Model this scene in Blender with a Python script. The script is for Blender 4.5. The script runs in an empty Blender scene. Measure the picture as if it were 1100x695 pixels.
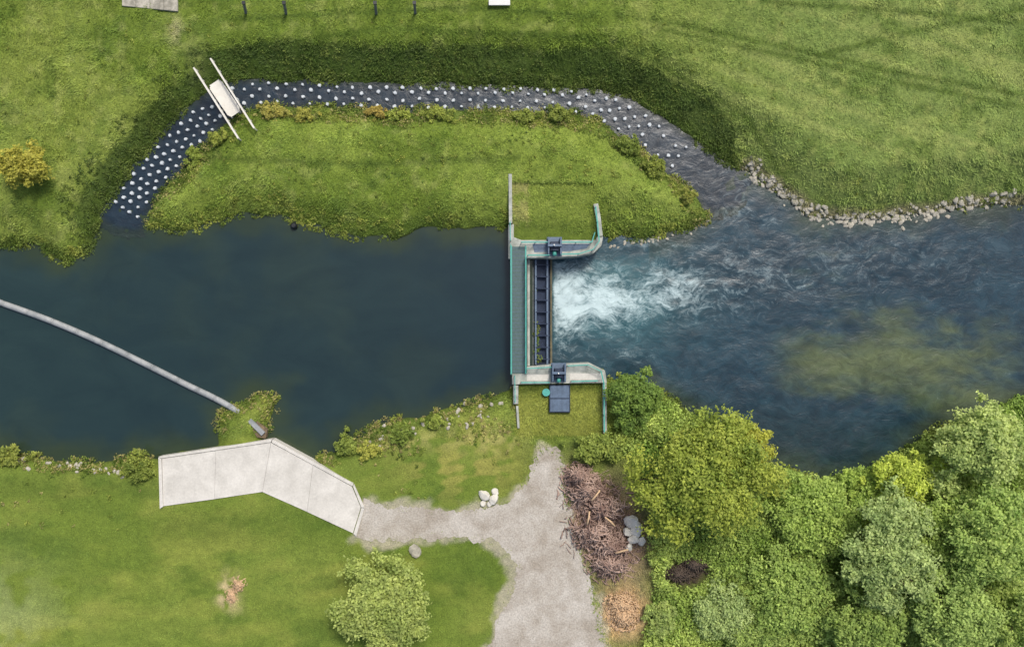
import bpy, bmesh, math, random
import numpy as np
from mathutils import Vector, Matrix
from mathutils.geometry import tessellate_polygon
random.seed(5); rng=np.random.default_rng(7)
scn=bpy.context.scene; C=scn.collection
HC=90.0
def W(px,py,z=0.0):
    f=(HC-z)/HC/10.0
    return ((px-550)*f,(347.5-py)*f)
def WP(pts,z=0.0): return [W(a,b,z) for a,b in pts]
def lin(c):
    c=np.asarray(c,float)/255.0
    return np.where(c<=0.04045,c/12.92,((c+0.055)/1.055)**2.4)
# ------------------------------------------------------------ noise / distance
def hsh(xi,yi,seed):
    h=(xi*374761393+yi*668265263+seed*1442695)&0xffffffff
    h=((h^(h>>13))*1274126177)&0xffffffff
    h=h^(h>>16)
    return (h&0xffff)/65535.0
def vn(x,y,s,seed=0):
    x=np.asarray(x,float)/s+1000.3; y=np.asarray(y,float)/s+1000.7
    xi=np.floor(x).astype(np.int64); yi=np.floor(y).astype(np.int64)
    fx=x-xi; fy=y-yi; fx=fx*fx*(3-2*fx); fy=fy*fy*(3-2*fy)
    a=hsh(xi,yi,seed);b=hsh(xi+1,yi,seed);c=hsh(xi,yi+1,seed);d=hsh(xi+1,yi+1,seed)
    return (a*(1-fx)+b*fx)*(1-fy)+(c*(1-fx)+d*fx)*fy
def fbm(x,y,s,o=3,seed=0):
    t=0;a=1;n=0
    for i in range(o):
        t=t+a*vn(x+i*3.1,y*1.0+i*1.7,s/2**i,seed+i*17); n+=a; a*=0.5
    return t/n
def sd(poly,x,y):
    best=np.full(x.shape,1e12); inside=np.zeros(x.shape,bool)
    n=len(poly)
    for i in range(n):
        x1,y1=poly[i]; x2,y2=poly[(i+1)%n]
        ex,ey=x2-x1,y2-y1; L=ex*ex+ey*ey+1e-12
        t=np.clip(((x-x1)*ex+(y-y1)*ey)/L,0,1)
        best=np.minimum(best,(x-x1-t*ex)**2+(y-y1-t*ey)**2)
        c=((y1>y)!=(y2>y))&(x<(x2-x1)*(y-y1)/((y2-y1) if y2!=y1 else 1e-9)+x1)
        inside^=c
    d=np.sqrt(best)
    return np.where(inside,-d,d)
def dline(pl,x,y):
    best=np.full(x.shape,1e12)
    for (x1,y1),(x2,y2) in zip(pl[:-1],pl[1:]):
        ex,ey=x2-x1,y2-y1; L=ex*ex+ey*ey+1e-12
        t=np.clip(((x-x1)*ex+(y-y1)*ey)/L,0,1)
        best=np.minimum(best,(x-x1-t*ex)**2+(y-y1-t*ey)**2)
    return np.sqrt(best)
def sst(a,b,v):
    t=np.clip((v-a)/(b-a),0,1); return t*t*(3-2*t)
def chaikin(p,n=1):
    for _ in range(n):
        q=[]
        for i in range(len(p)):
            a=p[i]; b=p[(i+1)%len(p)]
            q.append((a[0]*.75+b[0]*.25,a[1]*.75+b[1]*.25)); q.append((a[0]*.25+b[0]*.75,a[1]*.25+b[1]*.75))
        p=q
    return p
# ------------------------------------------------------------ plan of the place
DL=-1.2
UP=WP([(-9000,268),(0,266),(30,261),(52,268),(72,279),(90,270),(105,246),(118,224),(158,243),(185,249),(205,246),(230,236),(270,228),(300,231),(330,241),(380,252),(425,254),(455,244),(500,246),(545,243),(556,250),(580,250),
       (580,412),(548,418),(520,432),(480,438),(450,447),(410,457),(380,472),(362,486),(335,492),(300,477),(289,470),(287,460),(296,440),(298,424),(276,425),(252,438),(233,443),(234,478),(170,492),(150,490),(110,495),(60,497),(30,489),(0,485),(-9000,485)])
DN=WP([(572,250),(652,256),(690,255),(735,247),(762,238),(763,226),(790,200),(812,190),(838,210),(868,232),(900,238),(960,234),(1020,226),(1070,219),(1100,222),(10000,222),
       (10000,425),(1100,425),(1050,442),(1000,462),(960,490),(920,508),(870,513),(830,503),(790,482),(745,445),(715,425),(690,412),(650,405),(572,410)],DL)
CHN=chaikin(WP([(108,238),(114,220),(136,191),(162,160),(192,126),(220,103),(245,86),(300,86),(400,89),(500,90),(600,92),(655,95),(697,114),(744,146),(785,175),(820,194),
        (800,225),(762,232),(744,206),(710,178),(673,150),(638,130),(600,121),(500,120),(430,121),(300,116),(271,121),(245,134),(219,163),(194,191),(166,218),(160,250),(135,254)],-0.5),1)
ISL=WP([(158,240),(217,150),(262,112),(430,112),(600,112),(650,120),(712,170),(768,228),(735,255),(645,262),(549,262),(420,260),(300,240)])
PLN=WP([(549,196),(641,196),(644,268),(549,268)],1.3)
PLS=WP([(555,398),(650,398),(650,468),(555,468)],1.0)
PATH=[(391,535),(430,545),(480,548),(520,546),(545,536),(565,515),(574,492),(582,480),(600,485),(606,510),(613,560),(627,600),(641,650),(652,700),(655,780),
      (515,780),(520,700),(532,668),(550,628),(557,606),(545,590),(520,580),(480,574),(440,579),(400,582),(381,576)]
PATHW=WP(PATH,1.0)
def Lch(x): 
    px=x*10+550
    return DL*np.clip((px-150)/(790-150),0,1)
def smin(a,b,k=0.25):
    h=np.clip(0.5+0.5*(b-a)/k,0,1); return b*(1-h)+a*h-k*h*(1-h)
def terrain(x,y):
    x=np.asarray(x,float); y=np.asarray(y,float)
    nz=(fbm(x,y,2.2,3,3)-0.5)*1.1
    du=sd(UP,x,y)+nz*0.8; dd=sd(DN,x,y)+nz*0.7; dc=sd(CHN,x,y)+nz*0.75+.08
    di=sd(ISL,x,y)
    G=np.where(y>5,2.0,1.0)
    G=np.where(di<0,1.25+0.3*sst(0,4,-di),G)
    def g(d,k): return np.where(d<0,-np.minimum(1.6,-d*0.9),d*k)
    kc=np.where(di<0.5,0.65,0.56)
    z=smin(smin(g(du,0.5),DL+g(dd,0.62)),Lch(x)+g(dc,kc))
    z=smin(z,G,0.35)
    pd=sd(PATHW,x,y)
    rough=sst(0.2,1.2,pd)*sst(0.0,0.8,z+0.3)
    lawn=sst(1,-3,x)*(y<-12)
    z=z+rough*((fbm(x,y,1.3,3,31)-.5)*np.where(lawn>.5,.1,.38)+(fbm(x,y,9,2,5)-.5)*.3)
    z=np.where(pd<0.3,np.minimum(z,0.99),z)
    pn=sd(PLN,x,y); ps=sd(PLS,x,y)
    z=np.where(pn<0,1.22+(fbm(x,y,1,2,4)-.5)*.12,z); z=np.where(ps<0,0.98+(fbm(x,y,1,2,4)-.5)*.1,z)
    return z,dict(du=du,dd=dd,dc=dc,di=di,pd=pd,pn=pn,ps=ps)
def TZ(x,y): return float(terrain(np.array([x]),np.array([y]))[0][0])
def blob(px,py,cx,cy,rx,ry):
    return np.exp(-(((px-cx)/rx)**2+((py-cy)/ry)**2))
def mixc(c,col,m): return c*(1-m[:,None])+np.asarray(col)[None,:]*m[:,None]
def groundcol(x,y,z,D):
    px=x*10+550; py=347.5-y*10
    n1=fbm(x,y,9,3,11); n2=fbm(x,y,2.0,3,12); n3=fbm(x,y,0.7,2,13)
    c=np.tile(lin((102,120,50))[None,:],(len(x),1))
    c=mixc(c,lin((128,140,70)),sst(.35,.7,n1)*.7)
    c=mixc(c,lin((120,137,80)),sst(600,900,px)*(y>0)*.8)
    c=mixc(c,lin((80,102,42)),sst(.5,.75,n2)*.5)
    c=mixc(c,lin((150,156,94)),sst(.52,.8,fbm(x,y,1.1,3,19))*.4*(y>0))
    # wind and slope streaks in the right-hand meadow
    c=mixc(c,lin((148,156,96)),sst(.5,.75,fbm(x*.25+y*.5,y*1.1+x*.35,1.6,4,23))*sst(650,800,px)*(y>8)*.5)
    lawn=(y<-8)*sst(560,500,px)
    c=mixc(c,lin((104,122,54)),lawn*.6)
    c=mixc(c,lin((134,142,70)),lawn*sst(.45,.75,fbm(x*.45+y*.2,y-x*.15,3.2,4,41))*.75)
    c=mixc(c,lin((80,102,44)),lawn*sst(.55,.8,fbm(x*.5+y*.3,y-x*.2,2.2,4,43))*.6)
    c=mixc(c,lin((148,158,108)),np.clip(blob(px,py,5,665,60,55)*1.1,0,1)*.6*sst(.3,.6,n2))
    c=mixc(c,lin((78,100,40)),np.clip(blob(px,py,520,610,60,30)+blob(px,py,330,560,90,22),0,1)*.5*(py>540))
    c=mixc(c,lin((74,92,40)),np.clip(blob(px,py,60,520,110,18)+blob(px,py,215,565,60,18),0,1)*.45)
    c=mixc(c,lin((150,146,82)),np.clip(blob(px,py,500,500,70,32),0,1)*sst(.4,.6,n2+.1*np.sin(px*.12+py*.5))*.8)
    c=mixc(c,lin((160,154,100)),np.clip(blob(px,py,530,470,30,16)+blob(px,py,450,470,60,12)*.8,0,1)*.7*sst(.3,.55,n3))
    c=mixc(c,lin((132,134,66)),(D['ps']<0)*.65)
    c=mixc(c,lin((116,130,60)),(D['pn']<0)*.7)
    c=mixc(c,lin((150,144,98)),((D['pn']<0)&(px<568)&(py<245))*.6*sst(.3,.5,n3))
    isl=(D['di']<0)&(D['pn']>0)
    c=mixc(c,lin((120,138,60)),isl*sst(.4,.7,n1+.05)*.5)
    c=mixc(c,lin((66,84,36)),isl*np.exp(-((py-176-3*np.sin(px*.02))/3.5)**2)*.5*(px<560))
    for pl in ([(700,20),(830,48),(960,78),(1110,104)],[(820,2),(960,12),(1110,26)],[(690,55),(800,120),(860,200)],[(190,60),(420,30),(640,40),(760,110)],[(640,18),(500,8),(230,22)],[(880,60),(1000,30),(1110,8)],[(710,32),(840,60),(970,90),(1110,118)]):
        dl=dline(WP(pl,2),x,y)+ (n2-.5)*.4
        c=mixc(c,lin((74,94,38)),np.exp(-(dl/.28)**2)*.7)
    wb=3.9-1.3*sst(300,200,px)
    nb=sst(wb,wb-.7,D['dc']+(n2-.5)*1.0)*(D['di']>0.3)*(px<790)
    c=mixc(c,lin((64,82,38)),np.clip(nb,0,1)*.85)  # shade of the north bank slope, facing away from the sun, painted into the green
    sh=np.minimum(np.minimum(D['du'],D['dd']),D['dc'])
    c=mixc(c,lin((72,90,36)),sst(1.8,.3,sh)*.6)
    soil=np.clip(blob(px,py,612,545,14,40)*1.0+blob(px,py,650,560,36,50)*1.3+blob(px,py,668,655,26,26)*1.3+blob(px,py,685,590,36,36)*.6,0,1)
    c=mixc(c,lin((146,126,108)),soil*sst(.25,.55,n2+soil*.3))
    c=mixc(c,lin((190,160,122)),np.clip(blob(px,py,668,655,22,24)*1.5,0,1)*sst(.3,.55,n3+.1))
    c=mixc(c,lin((78,68,58)),np.clip(blob(px,py,735,612,26,15)*1.4,0,1))
    bare=np.clip(blob(px,py,252+(n2-.5)*20,633,9,16)*1.5,0,1)*sst(.38,.6,n3+.05)
    c=mixc(c,lin((182,166,132)),bare)
    c=mixc(c,lin((160,156,120)),np.clip(blob(px,py,198,40,8,14),0,1)*sst(.3,.6,n3)*.8)
    c=mixc(c,lin((120,128,80)),np.clip(blob(px,py,215,70,9,22),0,1)*.5)
    rb=dline(WP([(805,178),(830,196),(858,218),(880,232),(930,235),(985,228),(1040,219),(1100,214)],-.8),x,y)
    c=mixc(c,lin((132,126,102)),sst(1.3,.3,rb+(n2-.5)*1.2)*.85)
    c=mixc(c,lin((166,160,146)),sst(.9,-.1,D['pd']+(n2-.5)*2.6+(n3-.5)*.8)*.85)
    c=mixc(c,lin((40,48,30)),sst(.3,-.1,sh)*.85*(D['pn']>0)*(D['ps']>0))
    ut=sst(690,760,px)*(y<-10)*(1-np.clip(blob(px,py,735,612,26,15)*1.4,0,1))
    c=mixc(c,lin((84,104,46)),ut*.7)
    return np.clip(c,0,1)
# ------------------------------------------------------------ mesh helpers
def mesh_np(name,V,F,mat,col=None,fattr=None,smooth=False,parent=None):
    V=np.asarray(V,np.float32); F=np.asarray(F,np.int32); n,k=F.shape
    me=bpy.data.meshes.new(name); me.vertices.add(len(V)); me.vertices.foreach_set('co',V.ravel())
    me.loops.add(n*k); me.loops.foreach_set('vertex_index',F.ravel())
    me.polygons.add(n); me.polygons.foreach_set('loop_start',np.arange(0,n*k,k,dtype=np.int32))
    if smooth: me.polygons.foreach_set('use_smooth',np.ones(n,bool))
    me.update(calc_edges=True)
    if col is not None:
        a=me.attributes.new('col','FLOAT_COLOR','POINT')
        cc=np.ones((len(V),4),np.float32); cc[:,:3]=col; a.data.foreach_set('color',cc.ravel())
    for kk,v in (fattr or {}).items():
        a=me.attributes.new(kk,'FLOAT','POINT'); a.data.foreach_set('value',np.asarray(v,np.float32))
    me.materials.append(mat)
    o=bpy.data.objects.new(name,me); C.objects.link(o)
    if parent: o.parent=parent
    return o
def tag(o,label=None,cat=None,group=None,kind=None):
    if label:o['label']=label
    if cat:o['category']=cat
    if group:o['group']=group
    if kind:o['kind']=kind
    return o
def empty(name,loc,label,cat,group=None):
    o=bpy.data.objects.new(name,None); C.objects.link(o); o.location=loc; o.empty_display_size=.3
    return tag(o,label,cat,group)
def obj(name,bm,mat,parent=None,bevel=0):
    if parent is not None: bmesh.ops.translate(bm,verts=bm.verts,vec=-Vector(parent.location))
    if bevel: bmesh.ops.bevel(bm,geom=list(bm.edges),offset=bevel,segments=1,affect='EDGES')
    me=bpy.data.meshes.new(name); bm.to_mesh(me); bm.free(); me.materials.append(mat)
    o=bpy.data.objects.new(name,me); C.objects.link(o)
    if parent is not None:o.parent=parent
    return o
def bar(bm,p,q,w,h):
    p=Vector(p);q=Vector(q);d=(q-p); L=d.length; d.normalize()
    up=Vector((0,0,1)) if abs(d.z)<.95 else Vector((0,1,0))
    s=d.cross(up).normalized(); u=s.cross(d).normalized()
    vs=[]
    for e in (p,q):
        for a,b in ((-1,-1),(1,-1),(1,1),(-1,1)):
            vs.append(bm.verts.new(e+s*a*w/2+u*b*h/2))
    for f in ((0,1,2,3),(7,6,5,4),(0,4,5,1),(1,5,6,2),(2,6,7,3),(3,7,4,0)):
        bm.faces.new([vs[i] for i in f])
def box(bm,x0,x1,y0,y1,z0,z1): bar(bm,((x0+x1)/2,y0,(z0+z1)/2),((x0+x1)/2,y1,(z0+z1)/2),abs(x1-x0),abs(z1-z0))
def pbox(bm,px0,px1,py0,py1,z0,z1):
    a=W(px0,py1,z1); b=W(px1,py0,z1); box(bm,a[0],b[0],a[1],b[1],z0,z1)
def prism(bm,pts,z0,z1):
    t=[bm.verts.new((x,y,z1)) for x,y in pts]; b=[bm.verts.new((x,y,z0)) for x,y in pts]; n=len(pts)
    for f in tessellate_polygon([[Vector((x,y,0)) for x,y in pts]]):
        bm.faces.new([t[i] for i in f]); bm.faces.new([b[i] for i in reversed(f)])
    for i in range(n):
        j=(i+1)%n; bm.faces.new((t[i],b[i],b[j],t[j]))
    bmesh.ops.recalc_face_normals(bm,faces=bm.faces)
def tube(bm,pts,r,seg=10,taper=None):
    rings=[]
    for i,p in enumerate(pts):
        p=Vector(p); a=Vector(pts[max(0,i-1)]); b=Vector(pts[min(len(pts)-1,i+1)]); d=(b-a).normalized()
        up=Vector((0,0,1)) if abs(d.z)<.9 else Vector((1,0,0))
        s=d.cross(up).normalized(); u=s.cross(d); rr=taper[i] if taper else r
        rings.append([bm.verts.new(p+(s*math.cos(t)+u*math.sin(t))*rr) for t in [2*math.pi*k/seg for k in range(seg)]])
    for r0,r1 in zip(rings[:-1],rings[1:]):
        for k in range(seg):
            f=bm.faces.new((r0[k],r0[(k+1)%seg],r1[(k+1)%seg],r1[k])); f.smooth=True
    bm.faces.new(rings[0][::-1]); bm.faces.new(rings[-1])
# ------------------------------------------------------------ materials
def nt(name):
    m=bpy.data.materials.new(name); m.use_nodes=True; t=m.node_tree; p=t.nodes['Principled BSDF']; return m,t,p
def mathn(t,op,a,b=None,clamp=False):
    n=t.nodes.new('ShaderNodeMath'); n.operation=op; n.use_clamp=clamp
    for i,v in enumerate((a,b)):
        if v is None: continue
        if isinstance(v,(int,float)): n.inputs[i].default_value=v
        else: t.links.new(v,n.inputs[i])
    return n.outputs[0]
def mrange(t,v,a,b,c,d,smooth=False):
    n=t.nodes.new('ShaderNodeMapRange'); t.links.new(v,n.inputs[0])
    if smooth:n.interpolation_type='SMOOTHSTEP'
    for i,x in enumerate((a,b,c,d)): n.inputs[i+1].default_value=x
    return n.outputs[0]
def mixn(t,f,a,b,mode='MIX'):
    n=t.nodes.new('ShaderNodeMix'); n.data_type='RGBA'; n.blend_type=mode
    for s,v in ((n.inputs[0],f),(n.inputs[6],a),(n.inputs[7],b)):
        if isinstance(v,(int,float)): s.default_value=v
        elif isinstance(v,(tuple,list,np.ndarray)): s.default_value=tuple(v)[:3]+(1,)
        else: t.links.new(v,s)
    return n.outputs[2]
def noise_n(t,scale,detail=4,dist=0,rough=.5,vec=None):
    n=t.nodes.new('ShaderNodeTexNoise')
    n.inputs['Scale'].default_value=scale;n.inputs['Detail'].default_value=detail;n.inputs['Distortion'].default_value=dist;n.inputs['Roughness'].default_value=rough
    if vec is None:
        g=t.nodes.new('ShaderNodeTexCoord'); vec=g.outputs['Object']
    t.links.new(vec,n.inputs['Vector']); return n.outputs[0]
def bumpn(t,p,h,s,d):
    b=t.nodes.new('ShaderNodeBump'); b.inputs['Strength'].default_value=s; b.inputs['Distance'].default_value=d
    t.links.new(h,b.inputs['Height']); t.links.new(b.outputs[0],p.inputs['Normal'])
def mat(name,rgb,rough=.8,scale=3,var=.25,bump=.3,bd=.02,metal=0,rgb2=None,scale2=None,var2=None):
    m,t,p=nt(name); c=lin(rgb); c2=lin(rgb2) if rgb2 else c*(1-var)
    var2=var*.5 if var2 is None else var2
    a=noise_n(t,scale,6,.3,.6)
    o=mixn(t,mrange(t,a,.35,.65,0,1),tuple(c),tuple(c2))
    b=noise_n(t,scale2 or scale*9,5,0,.65)
    o=mixn(t,1.0,o,mixn(t,mrange(t,b,.3,.7,0,1),(1-var2,)*3,(1+var2*.7,)*3),'MULTIPLY')
    t.links.new(o,p.inputs['Base Color']); p.inputs['Roughness'].default_value=rough; p.inputs['Metallic'].default_value=metal
    if bump: bumpn(t,p,b,bump,bd)
    return m
def ground_mat():
    m,t,p=nt('meadow_ground'); a=t.nodes.new('ShaderNodeAttribute'); a.attribute_name='col'
    n1=noise_n(t,1.6,6,.4,.65); n2=noise_n(t,7,5,.2,.7)
    v=mixn(t,mrange(t,n1,.3,.7,0,1),(.8,.8,.78),(1.18,1.16,1.08))
    v2=mixn(t,mrange(t,n2,.3,.7,0,1),(.65,.67,.64),(1.32,1.3,1.2))
    o=mixn(t,1.0,mixn(t,1.0,a.outputs['Color'],v,'MULTIPLY'),v2,'MULTIPLY')
    t.links.new(o,p.inputs['Base Color']); p.inputs['Roughness'].default_value=.95; p.inputs['Specular IOR Level'].default_value=.1
    bumpn(t,p,n2,.7,.12); return m
def leaf_mat(name,tf):
    m,t,p=nt(name); a=t.nodes.new('ShaderNodeAttribute'); a.attribute_name='col'
    n=noise_n(t,.9,3); v=mixn(t,mrange(t,n,.3,.7,0,1),(.85,.87,.85),(1.16,1.12,1.03))
    o=mixn(t,1.0,a.outputs['Color'],v,'MULTIPLY')
    t.links.new(o,p.inputs['Base Color']); p.inputs['Roughness'].default_value=.6; p.inputs['Specular IOR Level'].default_value=.25
    tr=t.nodes.new('ShaderNodeBsdfTranslucent'); t.links.new(o,tr.inputs['Color'])
    mx=t.nodes.new('ShaderNodeMixShader'); mx.inputs[0].default_value=tf
    t.links.new(p.outputs[0],mx.inputs[1]); t.links.new(tr.outputs[0],mx.inputs[2])
    t.links.new(mx.outputs[0],t.nodes['Material Output'].inputs[0]); return m
def water_mat(name,calm):
    m,t,p=nt(name); a=t.nodes.new('ShaderNodeAttribute'); a.attribute_name='col'
    tc=t.nodes.new('ShaderNodeTexCoord'); mp=t.nodes.new('ShaderNodeMapping'); t.links.new(tc.outputs['Object'],mp.inputs[0])
    if calm:
        mp.inputs['Scale'].default_value=(.5,1.0,1)
        n=noise_n(t,.25,5,1.0,.6,mp.outputs[0]); b=noise_n(t,2.2,5,.5,.6,mp.outputs[0])
        o=mixn(t,1.0,a.outputs['Color'],mixn(t,mrange(t,n,.3,.7,0,1),(.82,.86,.9),(1.15,1.14,1.1)),'MULTIPLY')
        t.links.new(o,p.inputs['Base Color']); p.inputs['Roughness'].default_value=.14; p.inputs['Specular IOR Level'].default_value=.4; bumpn(t,p,b,.12,.05); return m
    g=t.nodes.new('ShaderNodeTexNoise'); g.inputs['Scale'].default_value=.2; g.inputs['Detail'].default_value=3; t.links.new(tc.outputs['Object'],g.inputs['Vector'])
    sub=t.nodes.new('ShaderNodeVectorMath'); sub.operation='MULTIPLY_ADD'; t.links.new(g.outputs['Color'],sub.inputs[0]); sub.inputs[1].default_value=(4,4,0); t.links.new(tc.outputs['Object'],sub.inputs[2])
    t.links.new(sub.outputs[0],mp.inputs[0]); mp.inputs['Scale'].default_value=(.55,1.0,1)
    n=noise_n(t,.4,6,.8,.6,mp.outputs[0]); r=noise_n(t,.6,9,.8,.65,mp.outputs[0]); s=noise_n(t,1.6,9,.7,.72,mp.outputs[0]); h=noise_n(t,5.5,6,.4,.7,mp.outputs[0])
    f=t.nodes.new('ShaderNodeAttribute'); f.attribute_name='foam'
    line=mrange(t,mathn(t,'ABSOLUTE',mathn(t,'SUBTRACT',r,.5)),0,.035,1,0,True)
    line=mathn(t,'MULTIPLY',line,mrange(t,s,.42,.62,0,1,True))
    mass=mathn(t,'ADD',mathn(t,'MULTIPLY',f.outputs['Fac'],1.2),mathn(t,'MULTIPLY',mathn(t,'SUBTRACT',s,.5),2.0))
    mass=mathn(t,'ADD',mass,mathn(t,'MULTIPLY',mathn(t,'SUBTRACT',n,.5),1.4))
    mass=mathn(t,'ADD',mass,mathn(t,'MULTIPLY',mathn(t,'SUBTRACT',h,.5),1.2))
    mass=mrange(t,mass,.45,1.55,0,.9,True)
    thin=mathn(t,'MULTIPLY',line,mrange(t,f.outputs['Fac'],.05,.5,0,.3))
    foam=mathn(t,'MAXIMUM',mass,thin,True)
    o=mixn(t,1.0,a.outputs['Color'],mixn(t,mrange(t,n,.36,.64,0,1,True),(.8,.81,.83),(1.2,1.18,1.16)),'MULTIPLY')
    o=mixn(t,1.0,o,mixn(t,mrange(t,s,.35,.65,0,1,True),(.82,.82,.82),(1.2,1.2,1.2)),'MULTIPLY')
    o=mixn(t,foam,o,tuple(lin((194,212,212))))
    t.links.new(o,p.inputs['Base Color']); p.inputs['Specular IOR Level'].default_value=.4
    t.links.new(mrange(t,foam,0,1,.25,.8),p.inputs['Roughness']); bumpn(t,p,s,.35,.14); return m
M=dict(
 ground=ground_mat(), leaf=leaf_mat('leaves',.38), grass=leaf_mat('grass_blades',.3), calm=water_mat('calm_water',True), rough=water_mat('rough_water',False),
 conc=mat('pale_concrete',(206,202,192),.85,.5,.22,.2,.01,rgb2=(186,182,172)), conc2=mat('weathered_concrete',(178,180,170),.85,1.2,.3,.3,.02,rgb2=(138,142,132)),
 wet=mat('wet_concrete',(92,98,96),.6,1.2,.3,.3,.02,rgb2=(60,68,70)),
 gravel=mat('gravel',(184,178,167),.95,.4,.3,.8,.04,rgb2=(154,145,131),scale2=6,var2=.34), teal=mat('teal_paint',(80,166,152),.45,3,.2,0),
 grate=mat('dark_grating',(76,100,98),.6,6,.3,.3), steel=mat('blue_grey_steel',(96,114,134),.45,2,.3,.1,metal=.2), dark=mat('dark_steel',(42,54,76),.5,2,.4,.2,metal=.2),
 rust=mat('dull_sill',(112,104,78),.8,2,.4,.3,rgb2=(78,76,62)), stone=mat('pale_stone',(186,180,164),.9,1.5,.35,.5,.04,rgb2=(134,130,116)), stone2=mat('whitish_stone',(214,210,198),.9,1.5,.25,.5,.04,rgb2=(180,174,160)),
 block=mat('block_stone',(206,210,210),.8,1.5,.3,.4,.03,rgb2=(172,180,184)), bark=mat('bark',(88,74,58),.95,3,.4,.6,.03), boom=mat('boom_plastic',(156,158,156),.6,.8,.25,.1,rgb2=(128,132,132)),
 wood=mat('pale_timber',(220,216,204),.8,.8,.08,.1,rgb2=(208,203,190)), deadwood=mat('dead_branches',(190,164,148),.95,.6,.4,.4,rgb2=(134,108,96)), palewood=mat('cut_wood',(220,186,146),.9,1,.3,.3),
 darkwood=mat('dark_branches',(98,84,72),.95,.8,.4,.4),
 post=mat('grey_timber',(120,122,118),.85,3,.3,.3), black=mat('wet_black',(24,28,30),.5,3,.3,0), white=mat('white_paint',(214,214,208),.6,2,.12,0), soilrock=mat('brown_earth',(126,108,84),.95,2,.4,.5))
# ------------------------------------------------------------ ground and water sheets
def axis(half,step,far):
    a=list(np.arange(-half,half+1e-6,step)); s=step; b=a[-1]; out=[]
    while b<far: s*=1.35; b+=s; out.append(b)
    return np.array([-v for v in out[::-1]]+a+out)
gx=axis(58,.2,900); gy=axis(38,.2,900)
X,Y=np.meshgrid(gx,gy); nx,ny=len(gx),len(gy); x=X.ravel(); y=Y.ravel()
z,D=terrain(x,y); px=x*10+550; py=347.5-y*10
idx=np.arange(nx*ny).reshape(ny,nx)
Fg=np.stack([idx[:-1,:-1],idx[:-1,1:],idx[1:,1:],idx[1:,:-1]],-1).reshape(-1,4)
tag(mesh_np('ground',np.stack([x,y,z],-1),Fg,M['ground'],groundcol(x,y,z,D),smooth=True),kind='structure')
def sheet(name,keep,zz,m,col,fa):
    k=keep[Fg].all(1); F=Fg[k]; u,inv=np.unique(F,return_inverse=True)
    return tag(mesh_np(name,np.stack([x[u],y[u],zz[u]],-1),inv.reshape(-1,4),m,col[u],{a:b[u] for a,b in fa.items()},True),kind='structure')
one=np.ones(len(x)); zero=one*0
wn=fbm(x,y,3,4,77)
cu=np.tile(lin((32,49,51))[None,:],(len(x),1))
cu=mixc(cu,lin((40,58,56)),sst(250,-100,px)*.6); cu=mixc(cu,lin((24,43,51)),sst(380,560,px)*.6)
cu=mixc(cu,lin((44,58,50)),sst(.5,.75,fbm(x,y,7,5,76))*.35)
cu=mixc(cu,lin((52,62,38)),sst(-3.2,.3,D['du']+(wn-.5)*3.5)*.8)
sheet('river_water',(D['du']<1.0)&(px<574),zero,M['calm'],cu,{})
cd=np.tile(lin((31,54,65))[None,:],(len(x),1))
near=np.clip(blob(px,py,650,318,80,52),0,1); cd=mixc(cd,lin((70,114,118)),near*.75)
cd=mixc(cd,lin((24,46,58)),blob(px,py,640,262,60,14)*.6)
m1=fbm(x*.7,y*1.3,5,5,91); m2=fbm(x*.8+y*.3,y*1.8,1.6,5,93)
wd=np.maximum.reduce([blob(px,py,1000,385,150,44),blob(px,py,900,388,90,38),blob(px,py,1070,425,90,24)])
wd=sst(.05,1.25,wd+(m1-.5)*.9+(m2-.5)*.9)*sst(815,880,px)*(1-.45*sst(1040,1130,px))
cd=mixc(cd,lin((92,100,56)),wd*.68)
cd=mixc(cd,lin((56,70,46)),sst(.45,.75,m1)*sst(840,1000,px)*sst(380,440,py)*.6)
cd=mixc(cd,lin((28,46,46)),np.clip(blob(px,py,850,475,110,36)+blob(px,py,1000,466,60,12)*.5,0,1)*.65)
cd=mixc(cd,lin((54,62,40)),sst(-3.0,.3,D['dd']+(wn-.5)*3)*(px>700)*.65)
fo=np.maximum.reduce([blob(px,py,612,322,36,46)*1.2,blob(px,py,650,322,58,36)*1.05,blob(px,py,720,312,66,32)*.74,blob(px,py,800,296,110,40)*.42,blob(px,py,930,282,170,42)*.26,blob(px,py,800,225,50,22)*.3,blob(px,py,690,262,60,10)*.35,blob(px,py,670,385,40,12)*.38,blob(px,py,610,372,22,14)*.5])
fo=fo*sst(592,597,px)
zd=DL+fo*.3*(fbm(x,y,1.2,3,60)-.3)+(fbm(x,y,1.6,3,61)-.5)*.12*sst(1200,900,px)
sheet('river_water',(D['dd']<1.0)&(px>586),zd,M['rough'],cd,{'foam':fo})
cc=np.tile(lin((29,42,52))[None,:],(len(x),1)); cc=mixc(cc,lin((36,46,34)),sst(-.9,.1,D['dc'])*.7)
fc=.02+.2*sst(730,800,px)+zero
zc=Lch(x)+.012+(fbm(x,y,.7,2,62)-.5)*.05
sheet('channel_water',(D['dc']<.8),zc,M['rough'],cc,{'foam':fc})
pp=[]
for i in range(len(PATHW)):
    a=Vector(PATHW[i]);b=Vector(PATHW[(i+1)%len(PATHW)]); n=max(1,int((b-a).length/.2))
    for k in range(n):
        q=a.lerp(b,k/n); j=float(fbm(np.array([q.x]),np.array([q.y]),1.6,4,8)[0]-.5)*1.7+random.uniform(-.13,.13)
        if q.x<W(400,0)[0]: j*=.15
        d=(b-a).normalized(); pp.append((q.x-d.y*j,q.y+d.x*j))
bm=bmesh.new(); vs=[bm.verts.new((a,b,1.02)) for a,b in pp]
for f in tessellate_polygon([[Vector((a,b,0)) for a,b in pp]]): bm.faces.new([vs[i] for i in f])
bmesh.ops.recalc_face_normals(bm,faces=bm.faces)
if sum(f.normal.z for f in bm.faces)<0: bmesh.ops.reverse_faces(bm,faces=bm.faces)
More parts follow.
